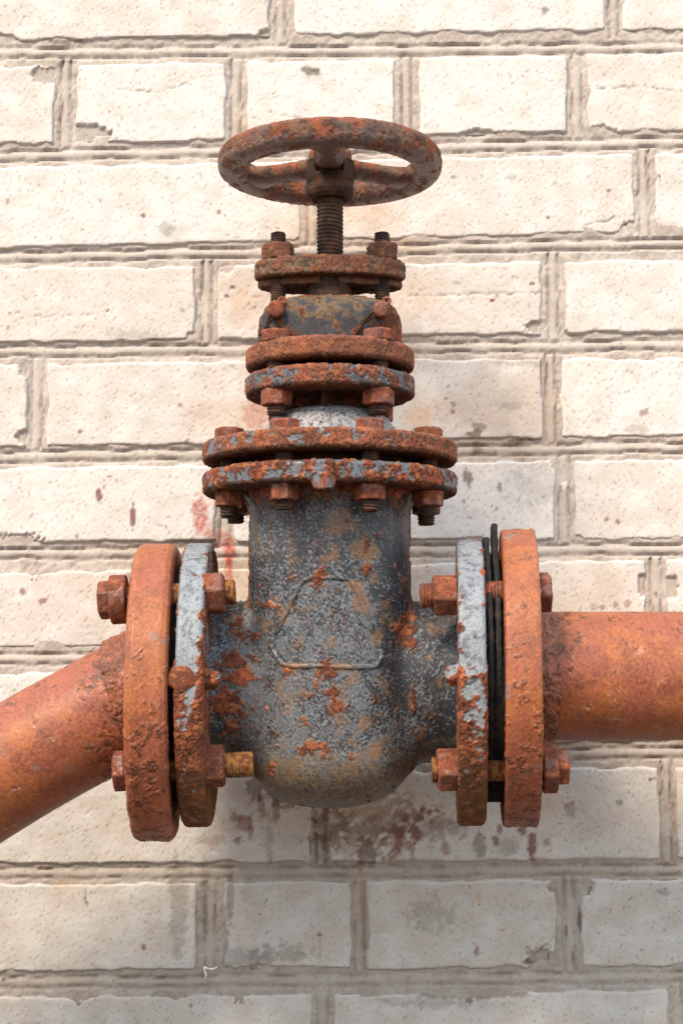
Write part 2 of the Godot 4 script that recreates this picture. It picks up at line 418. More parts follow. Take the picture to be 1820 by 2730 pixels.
# a tube along a path; radius in the path's plane normal "up" and across it
func sweep(s: Shape, path: PackedVector3Array, ra: float, rb: float, up: Vector3, style: int, around: int, closed := false, rough := 1.0, square := 2.0) -> void:
	var R := path.size()
	var p := PackedVector3Array()
	p.resize(R * around)
	for i in R:
		var a := path[(i - 1 + R) % R] if closed or i > 0 else path[i]
		var b := path[(i + 1) % R] if closed or i < R - 1 else path[i]
		var t := (b - a).normalized()
		var side := t.cross(up).normalized()
		var u := side.cross(t).normalized()
		for j in around:
			var th := TAU * j / around
			var g := 1.0 if square == 2.0 else pow(pow(absf(cos(th)), square) + pow(absf(sin(th)), square), -1.0 / square)
			p[i * around + j] = path[i] - side * (cos(th) * ra * g) + u * (sin(th) * rb * g)
	sheet(s, p, R, around, closed, true, style, rough)


func disc(r: float, y0: float, y1: float, bevel: float, fine := 0.8, hole := 0.0) -> Array:
	return [Vector3(hole, y0, 5), Vector3(r * 0.72, y0, 6), Vector3(r - bevel * 1.6, y0, 1.5), Vector3(r - bevel, y0, fine), Vector3(r - bevel * 0.35, y0 + bevel * 0.3, fine), Vector3(r, y0 + bevel, fine), Vector3(r, y1 - bevel, fine), Vector3(r - bevel * 0.35, y1 - bevel * 0.3, fine), Vector3(r - bevel, y1, fine), Vector3(r - bevel * 1.6, y1, 1.5), Vector3(r * 0.72, y1, 6), Vector3(hole, y1, 5)]


func nut_profile(af: float, y0: float, y1: float, bevel := 1.0) -> Array:
	var r := af * 0.5
	return [Vector3(0, y0, 9), Vector3(r * 0.8, y0, 3), Vector3(r - bevel, y0, 1), Vector3(r, y0 + bevel * 0.6, 0.6), Vector3(r, y1 - bevel, 0.7), Vector3(r - bevel, y1, 0.6), Vector3(r * 0.8, y1, 1), Vector3(0, y1, 3)]


func rod_profile(r: float, y0: float, y1: float, step := 0.9) -> Array:
	return [Vector3(0, y0, 9), Vector3(r - 0.8, y0, 2), Vector3(r, y0 + 0.8, 0.5), Vector3(r, y1 - 0.8, step), Vector3(r - 0.8, y1, 0.5), Vector3(0, y1, 2)]


func moved(x: float, y: float, z: float, basis := Basis.IDENTITY) -> Transform3D:
	return Transform3D(basis, Vector3(x, y, z))


# ---------------------------------------------------------------- what surfaces look like

func rust(p: Vector3, n: Vector3, fine: float, mid: float) -> void:
	var small := n_small.get_noise_3dv(p)
	var w := Vector3(mid + small, fine, small - mid) * 1.5
	var e := n_edge.get_noise_3dv(p + w) + 1.0   # 0 on the cracks between flakes
	var cv := n_cell.get_noise_3dv(p + w)
	var big := n_big.get_noise_3dv(p * 1.7)
	pc = s8(180, 98, 68).lerp(s8(124, 74, 56), smoothstep(-0.45, 0.4, big + fine * 0.5 + mid * 0.3))
	pc = pc.lerp(s8(204, 126, 82), 0.6 * smoothstep(0.25, 0.7, cv - fine * 0.3))
	pc = pc.lerp(pc * (1.0 + 0.55 * fine), 0.8)
	pc = pc.lerp(s8(98, 64, 52), 0.6 * smoothstep(0.3, 0.75, -cv - fine * 0.4))
	var crack := smoothstep(0.11, 0.03, e + fine * 0.06) * smoothstep(-0.35, 0.1, mid + small * 0.5)
	pc = pc.lerp(s8(62, 44, 36), 0.75 * crack)
	pd = 0.24 * cv + 0.2 * smoothstep(0.0, 0.25, e) - 0.4 * crack + 0.22 * fine + 0.15 * small
	pg = 0.0


func paint(style: int, p: Vector3, n: Vector3) -> void:
	var fine := n_fine.get_noise_3dv(p)
	var mid := n_mid.get_noise_3dv(p)
	var small := n_small.get_noise_3dv(p)
	pd = 0.0
	pg = 0.0
	match style:
		BODY:
			var big := n_big.get_noise_3dv(p)
			var k := 0.0
			for b in BLOBS:
				var q: float = (absf(p.x - b[0]) + absf(p.y - b[1])) / (b[2] * 2.0)
				if q < 1.4 and p.z > 0:
					k = maxf(k, b[3] * (1.25 - q))
			# the crease between barrel and necks, and the rim under the top flange
			if absf(p.x) < 72.0:
				var cx: float = absf(absf(p.x) - 53.0)
				k = maxf(k, 0.75 - cx * (0.2 if p.x < 0 else 0.3) - (0.0 if p.y < 60 else 0.1))
			k = maxf(k, 0.95 - (120.0 - p.y) * 0.055)
			var r := k + mid * 0.75 + small * 0.5 - 0.68
			r = maxf(r, mid * 0.9 + small * 0.55 - 0.60)
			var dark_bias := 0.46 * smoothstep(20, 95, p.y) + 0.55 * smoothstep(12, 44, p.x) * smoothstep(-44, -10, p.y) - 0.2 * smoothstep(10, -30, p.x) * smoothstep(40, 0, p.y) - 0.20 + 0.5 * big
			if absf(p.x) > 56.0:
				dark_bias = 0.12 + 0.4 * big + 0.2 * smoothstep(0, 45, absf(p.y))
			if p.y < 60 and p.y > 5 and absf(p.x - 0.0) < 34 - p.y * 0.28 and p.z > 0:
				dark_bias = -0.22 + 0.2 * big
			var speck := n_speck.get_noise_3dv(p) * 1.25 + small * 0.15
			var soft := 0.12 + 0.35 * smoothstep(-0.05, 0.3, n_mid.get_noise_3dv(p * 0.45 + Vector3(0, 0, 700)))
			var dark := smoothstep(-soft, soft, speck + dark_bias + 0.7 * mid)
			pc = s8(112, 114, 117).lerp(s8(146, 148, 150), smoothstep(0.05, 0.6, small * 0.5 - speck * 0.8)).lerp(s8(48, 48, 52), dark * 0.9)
			pd = -0.22 * dark + 0.12 * small
			pg = 1.0
			var brown := smoothstep(-34, -70, p.y + mid * 24.0)
			pc = pc.lerp(s8(142, 118, 88).lerp(s8(92, 80, 66), smoothstep(-0.3, 0.3, small + fine)), brown * 0.85)
			var oc := smoothstep(0.22, 0.5, n_mid.get_noise_3dv(p * 0.8 + Vector3(200, 0, 0)) + 0.25 * small)
			oc *= 0.6
			if p.z > 0:
				for t in OCHRE_SPOTS:
					oc = maxf(oc, t[3] * smoothstep(1.1, 0.5, Vector2((p.x - t[0]) / t[2], (p.y - t[1]) / t[4]).length() + 0.7 * mid + 0.3 * small))
			pc = pc.lerp(s8(158, 112, 68), oc * 0.75)
			var run := smoothstep(0.05, 0.5, n_mid.get_noise_2d(p.x * 2.6 + 3.0 * mid, p.y * 0.12 + 60.0) + 0.25 * small)
			pc = pc.lerp(s8(126, 88, 64), run * (0.15 + 0.45 * smoothstep(50, 118, p.y)))
			pc = pc.lerp(s8(128, 96, 72), 0.6 * smoothstep(-0.22, 0.0, r))
			if r > 0.0:
				var edge := smoothstep(0.0, 0.05, r)
				var c0 := pc
				var d0 := pd
				rust(p, n, fine, mid)
				pc = c0.lerp(pc, edge)
				pd = lerpf(d0, pd * 0.7 + 0.45, edge)
				if edge < 0.5:
					pg = 1.0
		FLANGE, DOME, GLAND, BOX, SILVER:
			var big := n_big.get_noise_3dv(p + Vector3(90, 40, 0))
			var bias := 0.06
			if style == DOME:
				bias = -0.52
			elif style == GLAND:
				bias = 0.15
			elif style == BOX:
				bias = -0.3 + 0.8 * smoothstep(30, 45, p.x) + 0.25 * smoothstep(-36, -46, p.x)
			elif style == SILVER:
				bias = -0.02 - 0.5 * smoothstep(-2, 14, p.y) * smoothstep(90, 80, p.y) * (0.6 if p.x < 0 else 1.0) - 0.75 * smoothstep(80, 86, p.y) + 0.55 * smoothstep(-10, -45, p.y)
				# the corners of the rim flake first
				var mx := -86.5 if p.x < 0 else 88.5
				bias += 0.5 * smoothstep(4.0, 8.5, absf(p.x - mx)) - 0.1
			elif p.y > 180.0:
				bias = 0.75 if p.y > 202 else 0.2
			elif p.y > 137.0:
				bias = 0.42 - 0.30 * smoothstep(-30.0, -70.0, p.x)
			var r := bias + mid * 0.95 + small * 0.4 + big * 0.3
			var grey := s8(126, 127, 129).lerp(s8(82, 81, 82), smoothstep(-0.2, 0.3, small + fine * 0.6 + (0.25 if p.y > 180.0 else 0.0)))
			if style == DOME:
				grey = s8(176, 172, 172).lerp(s8(132, 124, 122), smoothstep(-0.1, 0.4, small + fine))
			elif style == SILVER:
				grey = s8(160, 162, 165).lerp(s8(112, 112, 116), 0.8 * smoothstep(0.0, 0.4, mid * 0.8 + small + fine * 0.4))
			elif style == BOX:
				grey = s8(128, 106, 84).lerp(s8(84, 82, 86), smoothstep(0.1, -0.25, mid + (p.y - 240.0) * 0.03 + 0.2 * small))
				grey = grey.lerp(s8(160, 124, 92), 0.5 * smoothstep(0.2, 0.6, small + mid * 0.5))
			elif style == GLAND:
				grey = s8(142, 114, 92).lerp(s8(102, 84, 70), smoothstep(-0.2, 0.2, small))
			pc = grey.lerp(s8(52, 50, 50), (0.18 if style == SILVER else 0.6) * smoothstep(0.16, 0.4, fine + small * 0.5))
			pd = 0.15 * small
			pg = 1.0
			if style == BOX or style == GLAND:
				pg = 0.0
			if r > 0.0:
				var edge := smoothstep(0.0, 0.06, r)
				var c0 := pc
				rust(p, n, fine, mid)
				if style == GLAND:
					pc = pc.lerp(s8(128, 94, 76), 0.6)
				elif style == BOX:
					pc = pc.lerp(s8(90, 58, 44), 0.3)
				elif p.y > 137 and style == FLANGE:
					pc = pc.lerp(s8(150, 102, 80) * (1.0 + 0.5 * fine), 0.5 if p.y > 202 else 0.35)
				pc = c0.lerp(pc, edge)
				pd = pd + 0.55 * edge
				pg = 1.0 - edge if pg > 0.5 else 0.0
			if n.y < -0.4 and style != SILVER:   # faces pointing down are a darker brown
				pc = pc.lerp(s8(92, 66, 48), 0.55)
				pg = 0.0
			if style == SILVER and p.y < -25.0:
				pc = pc.lerp(s8(134, 100, 66), 0.6 * smoothstep(-25, -75, p.y) * smoothstep(-0.4, 0.3, mid + 0.3))
		PRIMER, WELD:
			var big := n_big.get_noise_3dv(p * 0.8)
			var patch := smoothstep(-0.25, 0.3, big + mid * 0.5)
			pc = s8(180, 103, 75).lerp(s8(190, 112, 68), patch)
			pc = pc.lerp(s8(200, 128, 92), 0.4 * smoothstep(0.1, 0.5, mid + small * 0.3))
			var wear := smoothstep(0.05, 0.5, n_mid.get_noise_3dv(p * 0.6 + Vector3(0, 300, 0)) + 0.45 * small)
			pc = pc.lerp(s8(140, 82, 60), 0.42 * wear)
			pc = pc.lerp(s8(110, 66, 50), 0.35 * smoothstep(0.3, 0.6, small + fine * 0.5))
			pc = pc.lerp(s8(150, 128, 118), 0.65 * smoothstep(0.48, 0.56, n_mid.get_noise_3dv(p * 0.45 + Vector3(500, 0, 0)) + 0.2 * small))
			pc = pc.lerp(s8(208, 186, 172), 0.7 * smoothstep(0.66, 0.76, mid + 0.5 * fine + 0.3 * small))
			pc = pc.lerp(pc * (1.0 + 0.7 * fine), 0.35)
			pd = 0.14 * small + 0.10 * fine
			# scale grows where the water sits: near the flanges and underneath
			var crust := smoothstep(30.0, 4.0, absf(p.x) - 138.0) * 0.5 - 0.12 + 0.25 * smoothstep(0.2, -0.8, n.y)
			if absf(p.x) < 138.0:
				crust = 0.06 + 0.3 * smoothstep(10, -70, p.y)
			if style == WELD:
				crust = 0.7
			var r := crust + mid * 0.8 + small * 0.4 - 0.40
			if r > 0.0:
				var c0 := pc
				var e := smoothstep(0.0, 0.12, r)
				rust(p, n, fine, mid)
				if style == WELD:
					pc = pc.lerp(s8(140, 88, 60), 0.5)
					pd = pd * 1.5 + 1.3 * mid + 0.9 * small
				pc = c0.lerp(pc, e * 0.85)
				pd = pd * 0.8 + 0.35 * e
			pg = 0.8
		IRON:
			var big := n_big.get_noise_3dv(p * 1.6)
			pc = s8(142, 104, 82).lerp(s8(92, 70, 60), smoothstep(-0.3, 0.35, mid + small * 0.5))
			pc = pc.lerp(s8(112, 104, 102), 0.55 * smoothstep(0.0, 0.45, big + small * 0.5))
			var r := n_mid.get_noise_3dv(p * 0.9 + Vector3(70, 0, 0)) + 0.4 * small + 0.2 * fine
			pc = pc.lerp(s8(168, 96, 66), 0.75 * smoothstep(0.02, 0.22, r + 0.1 * smoothstep(0.2, -0.6, n.y)))
			pc = pc.lerp(s8(70, 50, 42), 0.7 * smoothstep(0.28, 0.5, small - fine * 0.4))
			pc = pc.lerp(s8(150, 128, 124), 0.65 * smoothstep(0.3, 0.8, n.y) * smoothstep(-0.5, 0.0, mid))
			pd = 0.16 * small + 0.14 * fine + 0.22 * smoothstep(0.04, 0.2, r)
			pg = 0.8 if n.y > 0.1 and r < 0.1 else 0.0
		BOLT:
			rust(p * 1.4, n, fine, mid)
			pc = pc.lerp(s8(138, 84, 66), (0.3 if p.y < 125.0 and p.y > 90.0 else 0.42) + 0.4 * mid)
			pd *= 0.4
			pg = 0.6 if mid > 0.15 else 0.0
		THREAD:
			pc = s8(92, 70, 58).lerp(s8(64, 52, 46), smoothstep(-0.3, 0.3, mid + small)).lerp(s8(128, 80, 54), 0.6 * smoothstep(0.1, 0.5, small - mid))
			pd = 0.12 * fine
		OCHRE:
			pc = s8(176, 122, 72).lerp(s8(118, 72, 50), smoothstep(-0.2, 0.3, mid + small))
			pd = 0.15 * fine
		RUBBER:
			pc = s8(36, 33, 31).lerp(s8(62, 52, 44), smoothstep(0.0, 0.5, mid + small * 0.5))
			pd = 0.5 * small + 0.4 * mid
		DARK:
			pc = s8(70, 50, 40).lerp(s8(130, 66, 42), smoothstep(-0.1, 0.3, mid + small * 0.4))
			pd = 0.3 * small


# ---------------------------------------------------------------- wall

func joint_y(k: int, x: float) -> float:
	return lerpf(JOINTS[k][0], JOINTS[k][1], (x + 250.0) / 520.0) + 1.3 * n_big.get_noise_2d(x * 0.9, 77.0 * k + 5.0)


func stains_in(x0: float, y0: float, x1: float, y1: float) -> Array:
	var out := []
	for t in STAINS:
		if t[0] + t[2] * 1.7 > x0 and t[0] - t[2] * 1.7 < x1 and t[1] + t[3] * 1.7 > y0 and t[1] - t[3] * 1.7 < y1:
			out.append(PackedFloat32Array(t))
	return out


func soil(c: Color, x: float, y: float, list: Array) -> Color:
	var w := n_mid.get_noise_2d(x * 1.3, y * 1.3)
	var f := n_small.get_noise_2d(x, y)
	for t: PackedFloat32Array in list:
		var q := Vector2((x - t[0]) / t[2], (y - t[1]) / t[3]).length()
		if q > 1.7:
			continue
		var a := 0.0
		var k := int(t[4])
		if k == 1:
			a = t[5] * smoothstep(1.2, 0.1, q + 0.35 * w)
			c = c.lerp(Color(c.r * 0.93, c.g * 0.70, c.b * 0.50), a)
			continue
		a = t[5] * smoothstep(1.05, 0.75, q + 0.5 * w + 0.35 * f) if t[2] < 12.0 else t[5] * smoothstep(1.1, 0.6, q + 0.9 * w + 0.5 * f)
		match k:
			0: c = c.lerp(s8(138, 84, 72), a)
			2: c = c.lerp(s8(118, 110, 100), a)
			3: c = c.lerp(s8(104, 78, 60), a)
			4: c = c.lerp(s8(196, 92, 68), a * clampf(0.8 + f, 0.3, 1.0))
			5: c = c.lerp(s8(250, 244, 236), a)
	return c


func wall_tone(c: Color, x: float, y: float) -> Color:  # greyer and darker towards the bottom, plus scattered brown specks
	var w := n_big.get_noise_2d(x * 0.8 + 900.0, y * 0.8)
	var low := smoothstep(30.0, -190.0, y + 60.0 * w)
	c = c.lerp(Color(c.r * 0.82, c.g * 0.83, c.b * 0.82), low)
	var f := n_small.get_noise_2d(x * 1.6 + 300.0, y * 1.6)
	var m := n_mid.get_noise_2d(x * 2.0, y * 2.0 + 400.0)
	c = c.lerp(s8(150, 116, 96), 0.55 * smoothstep(0.46, 0.56, m * 0.6 + f * 0.7))
	return c


func crack_at(x: float, y: float, list: Array) -> float:
	var d := 9.0
	var p := Vector2(x + 1.2 * n_small.get_noise_2d(x, y), y + 1.6 * n_mid.get_noise_2d(x * 2.0, y))
	for k in list:
		for i in k.size() - 1:
			d = minf(d, p.distance_to(Geometry2D.get_closest_point_to_segment(p, k[i], k[i + 1])))
	return d


func build_wall() -> void:
	var wall := thing("brick_wall", "whitewashed brick wall with tooled mortar joints and rust drips behind the valve", "wall", Vector3(0, -420, WALL_Z))
	var rng := RandomNumberGenerator.new()
	rng.seed = 4
	var edge_noise := FastNoiseLite.new()
	noise(edge_noise, 9, 0.03, 3)
	var rows := BRICKS.size()
	# mortar: one bed behind all bricks, with ridged joints
	var step := 1.5
	var x0 := -380.0
	var y0 := -400.0
	var C := int(790.0 / step)
	var R := int(1050.0 / step)
	var p := PackedVector3Array()
	p.resize(R * C)
	var keep := PackedByteArray()
	keep.resize(R * C)
	var cols := PackedColorArray()
	cols.resize(R * C)
	var bins := {}
	var beds := []
	for k in JOINTS.size():
		var bed := PackedFloat32Array()
		for j in C:
			bed.append(joint_y(k, x0 + j * step))
		beds.append(bed)
	for i in R:
		var y := y0 + i * step
		var near_rows := []
		var near_beds := []
		for row in rows:
			if y < BRICKS[row][0][2] + 45.0 and y > BRICKS[row][0][4] - 25.0:
				near_rows.append(row)
		for bed: PackedFloat32Array in beds:
			if y > bed[0] - 60.0 and y < bed[C - 1] + 60.0:
				near_beds.append(bed)
		for j in C:
			var x := x0 + j * step
			var id := i * C + j
			var jd := 1e9
			for bed: PackedFloat32Array in near_beds:
				var dy := y - bed[j]
				if absf(dy) < absf(jd):
					jd = dy
			# which row, and how far inside a brick
			var inside := -9.0
			var vd := 99.0
			for row in near_rows:
				var list: Array = BRICKS[row]
				for q in list.size():
					var b: Array = list[q]
					if x < b[0] - 30.0 or x > b[1] + 30.0:
						continue
					var t := clampf((x - b[0]) / (b[1] - b[0]), 0, 1)
					var yt := lerpf(b[2], b[3], t)
					var yb := lerpf(b[4], b[5], t)
					inside = maxf(inside, minf(minf(x - b[0], b[1] - x), minf(yt - y, y - yb)))
					if q > 0 and y < yt + 6.0 and y > yb - 6.0:
						var a: Array = list[q - 1]
						vd = minf(vd, absf(x - (a[1] + b[0]) * 0.5 - 0.8 * n_mid.get_noise_2d(y * 0.5, 31.0 * q + row)))
			keep[id] = 1 if inside < 7.0 else 0
			if inside >= 7.0:
				p[id] = Vector3(x, y, WALL_Z - 8.0)
				continue
			var d := absf(jd)
			if d > 5.6:
				d = vd if vd < 7.0 else 8.0
			var wob := edge_noise.get_noise_2d(x, y)
			var f := n_small.get_noise_2d(x, y)
			var h := -1.7 + wob * 1.9 + f * 0.7
			if d < 3.0:
				h = -1.3 + 0.2 * f - 0.12 * d * d + wob * 0.6
			var groove := smoothstep(1.25, 0.2, absf(d - 4.1 + wob * 1.3)) * clampf(0.9 + wob * 1.1 - 0.4 * smoothstep(100, -250, y), 0.25, 1.2)
			h -= 2.5 * groove
			p[id] = Vector3(x, y, WALL_Z + h)
			var c := s8(222, 208, 195, 0.84).lerp(s8(204, 188, 174, 0.84), smoothstep(-0.4, 0.4, wob + f * 0.6))
			c = c.lerp(s8(226, 213, 199, 0.8), 0.5 * smoothstep(2.5, 0.5, d))
			c = c.lerp(s8(152, 139, 127, 0.82), 0.4 * groove)
			var key := Vector2i(int(floor(x / 40.0)), int(floor(y / 40.0)))
			if not bins.has(key):
				bins[key] = stains_in(key.x * 40.0, key.y * 40.0, key.x * 40.0 + 40.0, key.y * 40.0 + 40.0)
			cols[id] = soil(wall_tone(c, x, y), x, y, bins[key])
	var s := Shape.new()
	var n := grid_normals(p, R, C, false, false)
	for i in n.size():
		n[i] = -n[i]
	s.v = p
	s.n = n
	s.c = cols
	for i in R - 1:
		for j in C - 1:
			var q := i * C + j
			if keep[q] + keep[q + 1] + keep[q + C] + keep[q + C + 1] == 4:
				s.ia.append_array(PackedInt32Array([q, q + C, q + C + 1, q, q + C + 1, q + 1]))
	commit("mortar", s, wall, mats.mortar)
	# the wall's thickness behind the joints
	var back := MeshInstance3D.new()
	back.name = "backing"
	var bm := BoxMesh.new()
	bm.size = Vector3(0.79, 1.05, 0.25)
	back.mesh = bm
	var bmat := StandardMaterial3D.new()
	bmat.albedo_color = Color(0.70, 0.65, 0.6)
	bmat.roughness = 1.0
	back.material_override = bmat
	wall.add_child(back, true)
	back.position = (Vector3(15, 125, WALL_Z - 12.0 - 125.0) - origin) * 0.001
	var brick_no := 0
	for row in rows:
		for b in BRICKS[row]:
			if b[1] < -370.0 or b[0] > 400.0:
				continue
			make_brick(wall, b, rng, edge_noise)
			brick_no += 1


func make_brick(wall: Node3D, b: Array, rng: RandomNumberGenerator, en: FastNoiseLite) -> void:
	var xl := maxf(b[0], -378.0)
	var xr := minf(b[1], 408.0)
	var step := 1.4
	var C := int((xr - xl) / step) + 4
	var R := int((maxf(b[2], b[3]) - minf(b[4], b[5])) / step) + 3
	var lift := rng.randf_range(-0.7, 0.9)
	var tilt := rng.randf_range(-0.006, 0.006)
	var lean := rng.randf_range(-0.012, 0.012)
	var tone := rng.randf_range(-1.0, 1.0)
	var corner := rng.randf_range(2.0, 5.5)
	var shift := Vector2(rng.randf_range(0, 900), rng.randf_range(0, 900))
	var list := stains_in(xl, minf(b[4], b[5]), xr, maxf(b[2], b[3]))
	var chips := []
	for t in CHIPS:
		if t[0] + t[2] > xl and t[0] - t[2] < xr and t[1] + t[3] > b[4] - 5 and t[1] - t[3] < b[3] + 5:
			chips.append(PackedFloat32Array(t))
	var cracks := []
	for k in CRACKS:
		if k[0][0] > xl and k[0][0] < xr and k[0][1] > minf(b[4], b[5]) and k[0][1] < maxf(b[2], b[3]):
			var pts := PackedVector2Array()
			for q in k:
				pts.append(Vector2(q[0], q[1]))
			cracks.append(pts)
	var p := PackedVector3Array()
	p.resize(R * C)
	var cols := PackedColorArray()
	cols.resize(R * C)
	var cx := (xl + xr) * 0.5
	for i in R:
		var v := i / (R - 1.0)
		for j in C:
			var u := j / (C - 1.0)
			var x := lerpf(xl - 1.0, xr + 1.0, u)
			var t := clampf((x - b[0]) / (b[1] - b[0]), 0, 1)
			var yt := lerpf(b[2], b[3], t) + 1.0
			var yb := lerpf(b[4], b[5], t) - 1.0
			var y := lerpf(yb, yt, v)
			var wob := en.get_noise_2d(x + shift.x * 0.0, y)
			var f := n_small.get_noise_2d(x + 50.0, y)
			# how far inside the outline, with rounded corners
			var dx := minf(x - xl, xr - x) + 1.0
			var dy := minf(yt - y, y - yb)
			var e := minf(dx, dy)
			if dx < corner and dy < corner:
				e = corner - Vector2(corner - dx, corner - dy).length()
			var ragged := 0.9 + 1.7 * wob + 1.6 * maxf(0.0, n_big.get_noise_2d(x * 1.3, y * 1.3 + shift.y)) + 0.2 * f
			e -= ragged
			var h := lift + tilt * (x - cx) + lean * (y - (yt + yb) * 0.5)
			h += 0.26 * n_mid.get_noise_2d(x * 0.5 + shift.x, y * 0.5) + 0.14 * f
			var drop := smoothstep(1.2, -0.9, e)
			var chip := 0.0
			for q: PackedFloat32Array in chips:
				var qq := Vector2((x - q[0]) / q[2], (y - q[1]) / q[3]).length() + 0.55 * wob + 0.3 * f
				chip = maxf(chip, smoothstep(0.95, 0.75, qq))
			h -= 0.35 * smoothstep(3.0, 0.0, e)
			h -= (6.0 + 2.0 * signf(tilt)) * drop + 2.6 * chip
			var c := s8(242, 233, 223, 0.86).lerp(s8(232, 218, 205, 0.87), smoothstep(-0.5, 0.5, n_mid.get_noise_2d(x * 0.35 + shift.x, y * 0.5 + shift.y) + 0.4 * tone))
			var pit := smoothstep(0.40, 0.55, n_small.get_noise_2d(x * 1.5 + shift.y, y * 1.5))
			h -= 0.5 * pit
			c = c.lerp(s8(196, 180, 164, 0.9), 0.35 * pit)
			if cracks.size():
				var cd := crack_at(x, y, cracks)
				var cr := smoothstep(0.9, 0.25, cd) * clampf(0.6 + 1.6 * n_big.get_noise_2d(x * 2.0, y * 2.0), 0.1, 1.0)
				h -= 1.0 * cr
				c = c.lerp(s8(120, 100, 84), 0.6 * cr)
			c = c.lerp(s8(196, 180, 165, 0.8), 0.8 * maxf(drop, chip))
			p[i * C + j] = Vector3(x, y, WALL_Z + h)
			cols[i * C + j] = soil(wall_tone(c, x, y), x, y, list)
	var s := Shape.new()
	var n := grid_normals(p, R, C, false, false)
	for i in n.size():
		n[i] = -n[i]
	s.v = p
	s.n = n
	s.c = cols
	for i in R - 1:
		for j in C - 1:
			var q := i * C + j
			if maxf(maxf(p[q].z, p[q + 1].z), maxf(p[q + C].z, p[q + C + 1].z)) > WALL_Z - 7.5:
				s.ia.append_array(PackedInt32Array([q, q + C, q + C + 1, q, q + C + 1, q + 1]))
	commit("brick", s, wall, mats.brick)


# ---------------------------------------------------------------- valve

func barrel_r(y: float) -> float:
	if y > -50.0:
		return 53.3 + 4.5 * smoothstep(98.0, 122.0, y) * smoothstep(98.0, 122.0, y)
	var q := clampf((-50.0 - y) / 36.0, 0.0, 1.0)
	return 53.3 * pow(1.0 - pow(q, 2.35), 1.0 / 2.35)


func square_round(x: float, z: float) -> float:   # the barrel's plan is a slightly squared circle
	return pow(pow(absf(x), 2.5) + pow(absf(z), 2.5), 0.4)


func barrel_z(x: float) -> float:
	return pow(pow(53.3, 2.5) - pow(absf(x), 2.5), 0.4)


func neck_grow(x: float) -> float:
	return 1.0 + 0.07 * smoothstep(72.0, 84.0, absf(x))


func d_barrel(p: Vector3) -> float:
	var r := square_round(p.x, p.z)
	if p.y < -50.0:
		return (pow(pow(r / 53.3, 2.35) + pow((-50.0 - p.y) / 36.0, 2.35), 1.0 / 2.35) - 1.0) * 38.0
	return r - barrel_r(p.y)


func d_neck(p: Vector3) -> float:
	var g := neck_grow(p.x)
	var q := Vector2((p.y + 2.5) / (52.0 * g), p.z / (37.0 * g))
	var k := q.length()
	return k * (k - 1.0) / maxf(Vector2(q.x / (52.0 * g), q.y / (37.0 * g)).length(), 1e-4)


func joined(p: Vector3) -> float:
	var a := d_barrel(p)
	var b := d_neck(p)
	var k := 5.0 + 13.0 * smoothstep(-20.0, -52.0, p.y)
	var h := maxf(k - absf(a - b), 0.0) / k
	return minf(a, b) - h * h * k * 0.25


func settle(p: PackedVector3Array, R: int, C: int, cr: bool, cc: bool, keep: PackedByteArray, of_neck: bool) -> void:
	var n := grid_normals(p, R, C, cr, cc)
	for i in p.size():
		var other := d_barrel(p[i]) if of_neck else d_neck(p[i])
		keep[i] = 1 if other > (-1.5 if of_neck else -1.2) else 0
		if other > -3.0 and other < 19.0:
			var q := p[i]
			for t in 3:
				q -= n[i] * joined(q)
			p[i] = q - n[i] * (0.06 if of_neck else 0.0)


func build_body(valve: Node3D) -> void:
	var s := Shape.new()
	var C := 520
	var ys := PackedFloat32Array()
	for i in 84:
		ys.append(-50.0 - 36.0 * cos(PI * 0.5 * pow(i / 84.0, 1.15)))
	var y := -50.0
	while y < 121.5:
		ys.append(y)
		y += 0.66
	var R := ys.size()
	var p := PackedVector3Array()
	p.resize(R * C)
	for i in R:
		var r := barrel_r(ys[i])
		for j in C:
			var th := TAU * j / C
			var sq := r / square_round(cos(th), sin(th))
			p[i * C + j] = Vector3(sq * cos(th), ys[i], sq * sin(th))
	var keep := PackedByteArray()
	keep.resize(R * C)
	settle(p, R, C, false, true, keep, false)
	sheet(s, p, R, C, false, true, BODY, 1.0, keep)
	for side: float in [-1.0, 1.0]:
		var R2 := 82
		var C2 := 400
		var p2 := PackedVector3Array()
		p2.resize(R2 * C2)
		for i in R2:
			var x := lerpf(24.0, 84.0, i / (R2 - 1.0))
			for j in C2:
				var th := TAU * j / C2 * side
				p2[i * C2 + j] = Vector3(side * x, -2.5 + 52.0 * neck_grow(x) * cos(th), -37.0 * neck_grow(x) * sin(th))
		var k2 := PackedByteArray()
		k2.resize(R2 * C2)
		settle(p2, R2, C2, false, true, k2, true)
		sheet(s, p2, R2, C2, false, true, BODY, 1.0, k2)
	var body := metal("body", s, valve)
	# the cast outline on its front: a triangle with clipped corners
	var pts := [Vector2(-16, 60), Vector2(-4, 62), Vector2(11, 61), Vector2(16, 56), Vector2(24, 38), Vector2(32, 20), Vector2(33, 12), Vector2(28, 6), Vector2(10, 5.5), Vector2(-10, 6), Vector2(-27, 6.5), Vector2(-33, 12), Vector2(-36, 21), Vector2(-29, 36), Vector2(-21, 51)]
	var path := PackedVector3Array()
	for i in pts.size():
		for q in 9:
			var a: Vector2 = pts[i].cubic_interpolate(pts[(i + 1) % pts.size()], pts[(i - 1 + pts.size()) % pts.size()], pts[(i + 2) % pts.size()], q / 9.0)
			path.append(Vector3(a.x, a.y, barrel_z(a.x) - 0.6 - 0.9 * n_mid.get_noise_2d(a.x * 1.5, a.y * 1.5) - 0.9 * smoothstep(10.0, 30.0, a.x) * smoothstep(8.0, 20.0, a.y)))
	var e := Shape.new()
	sweep(e, path, 1.9, 1.8, Vector3(0, 0, 1), BODY, 12, true, 1.0)
	metal("cast_emblem", e, body)


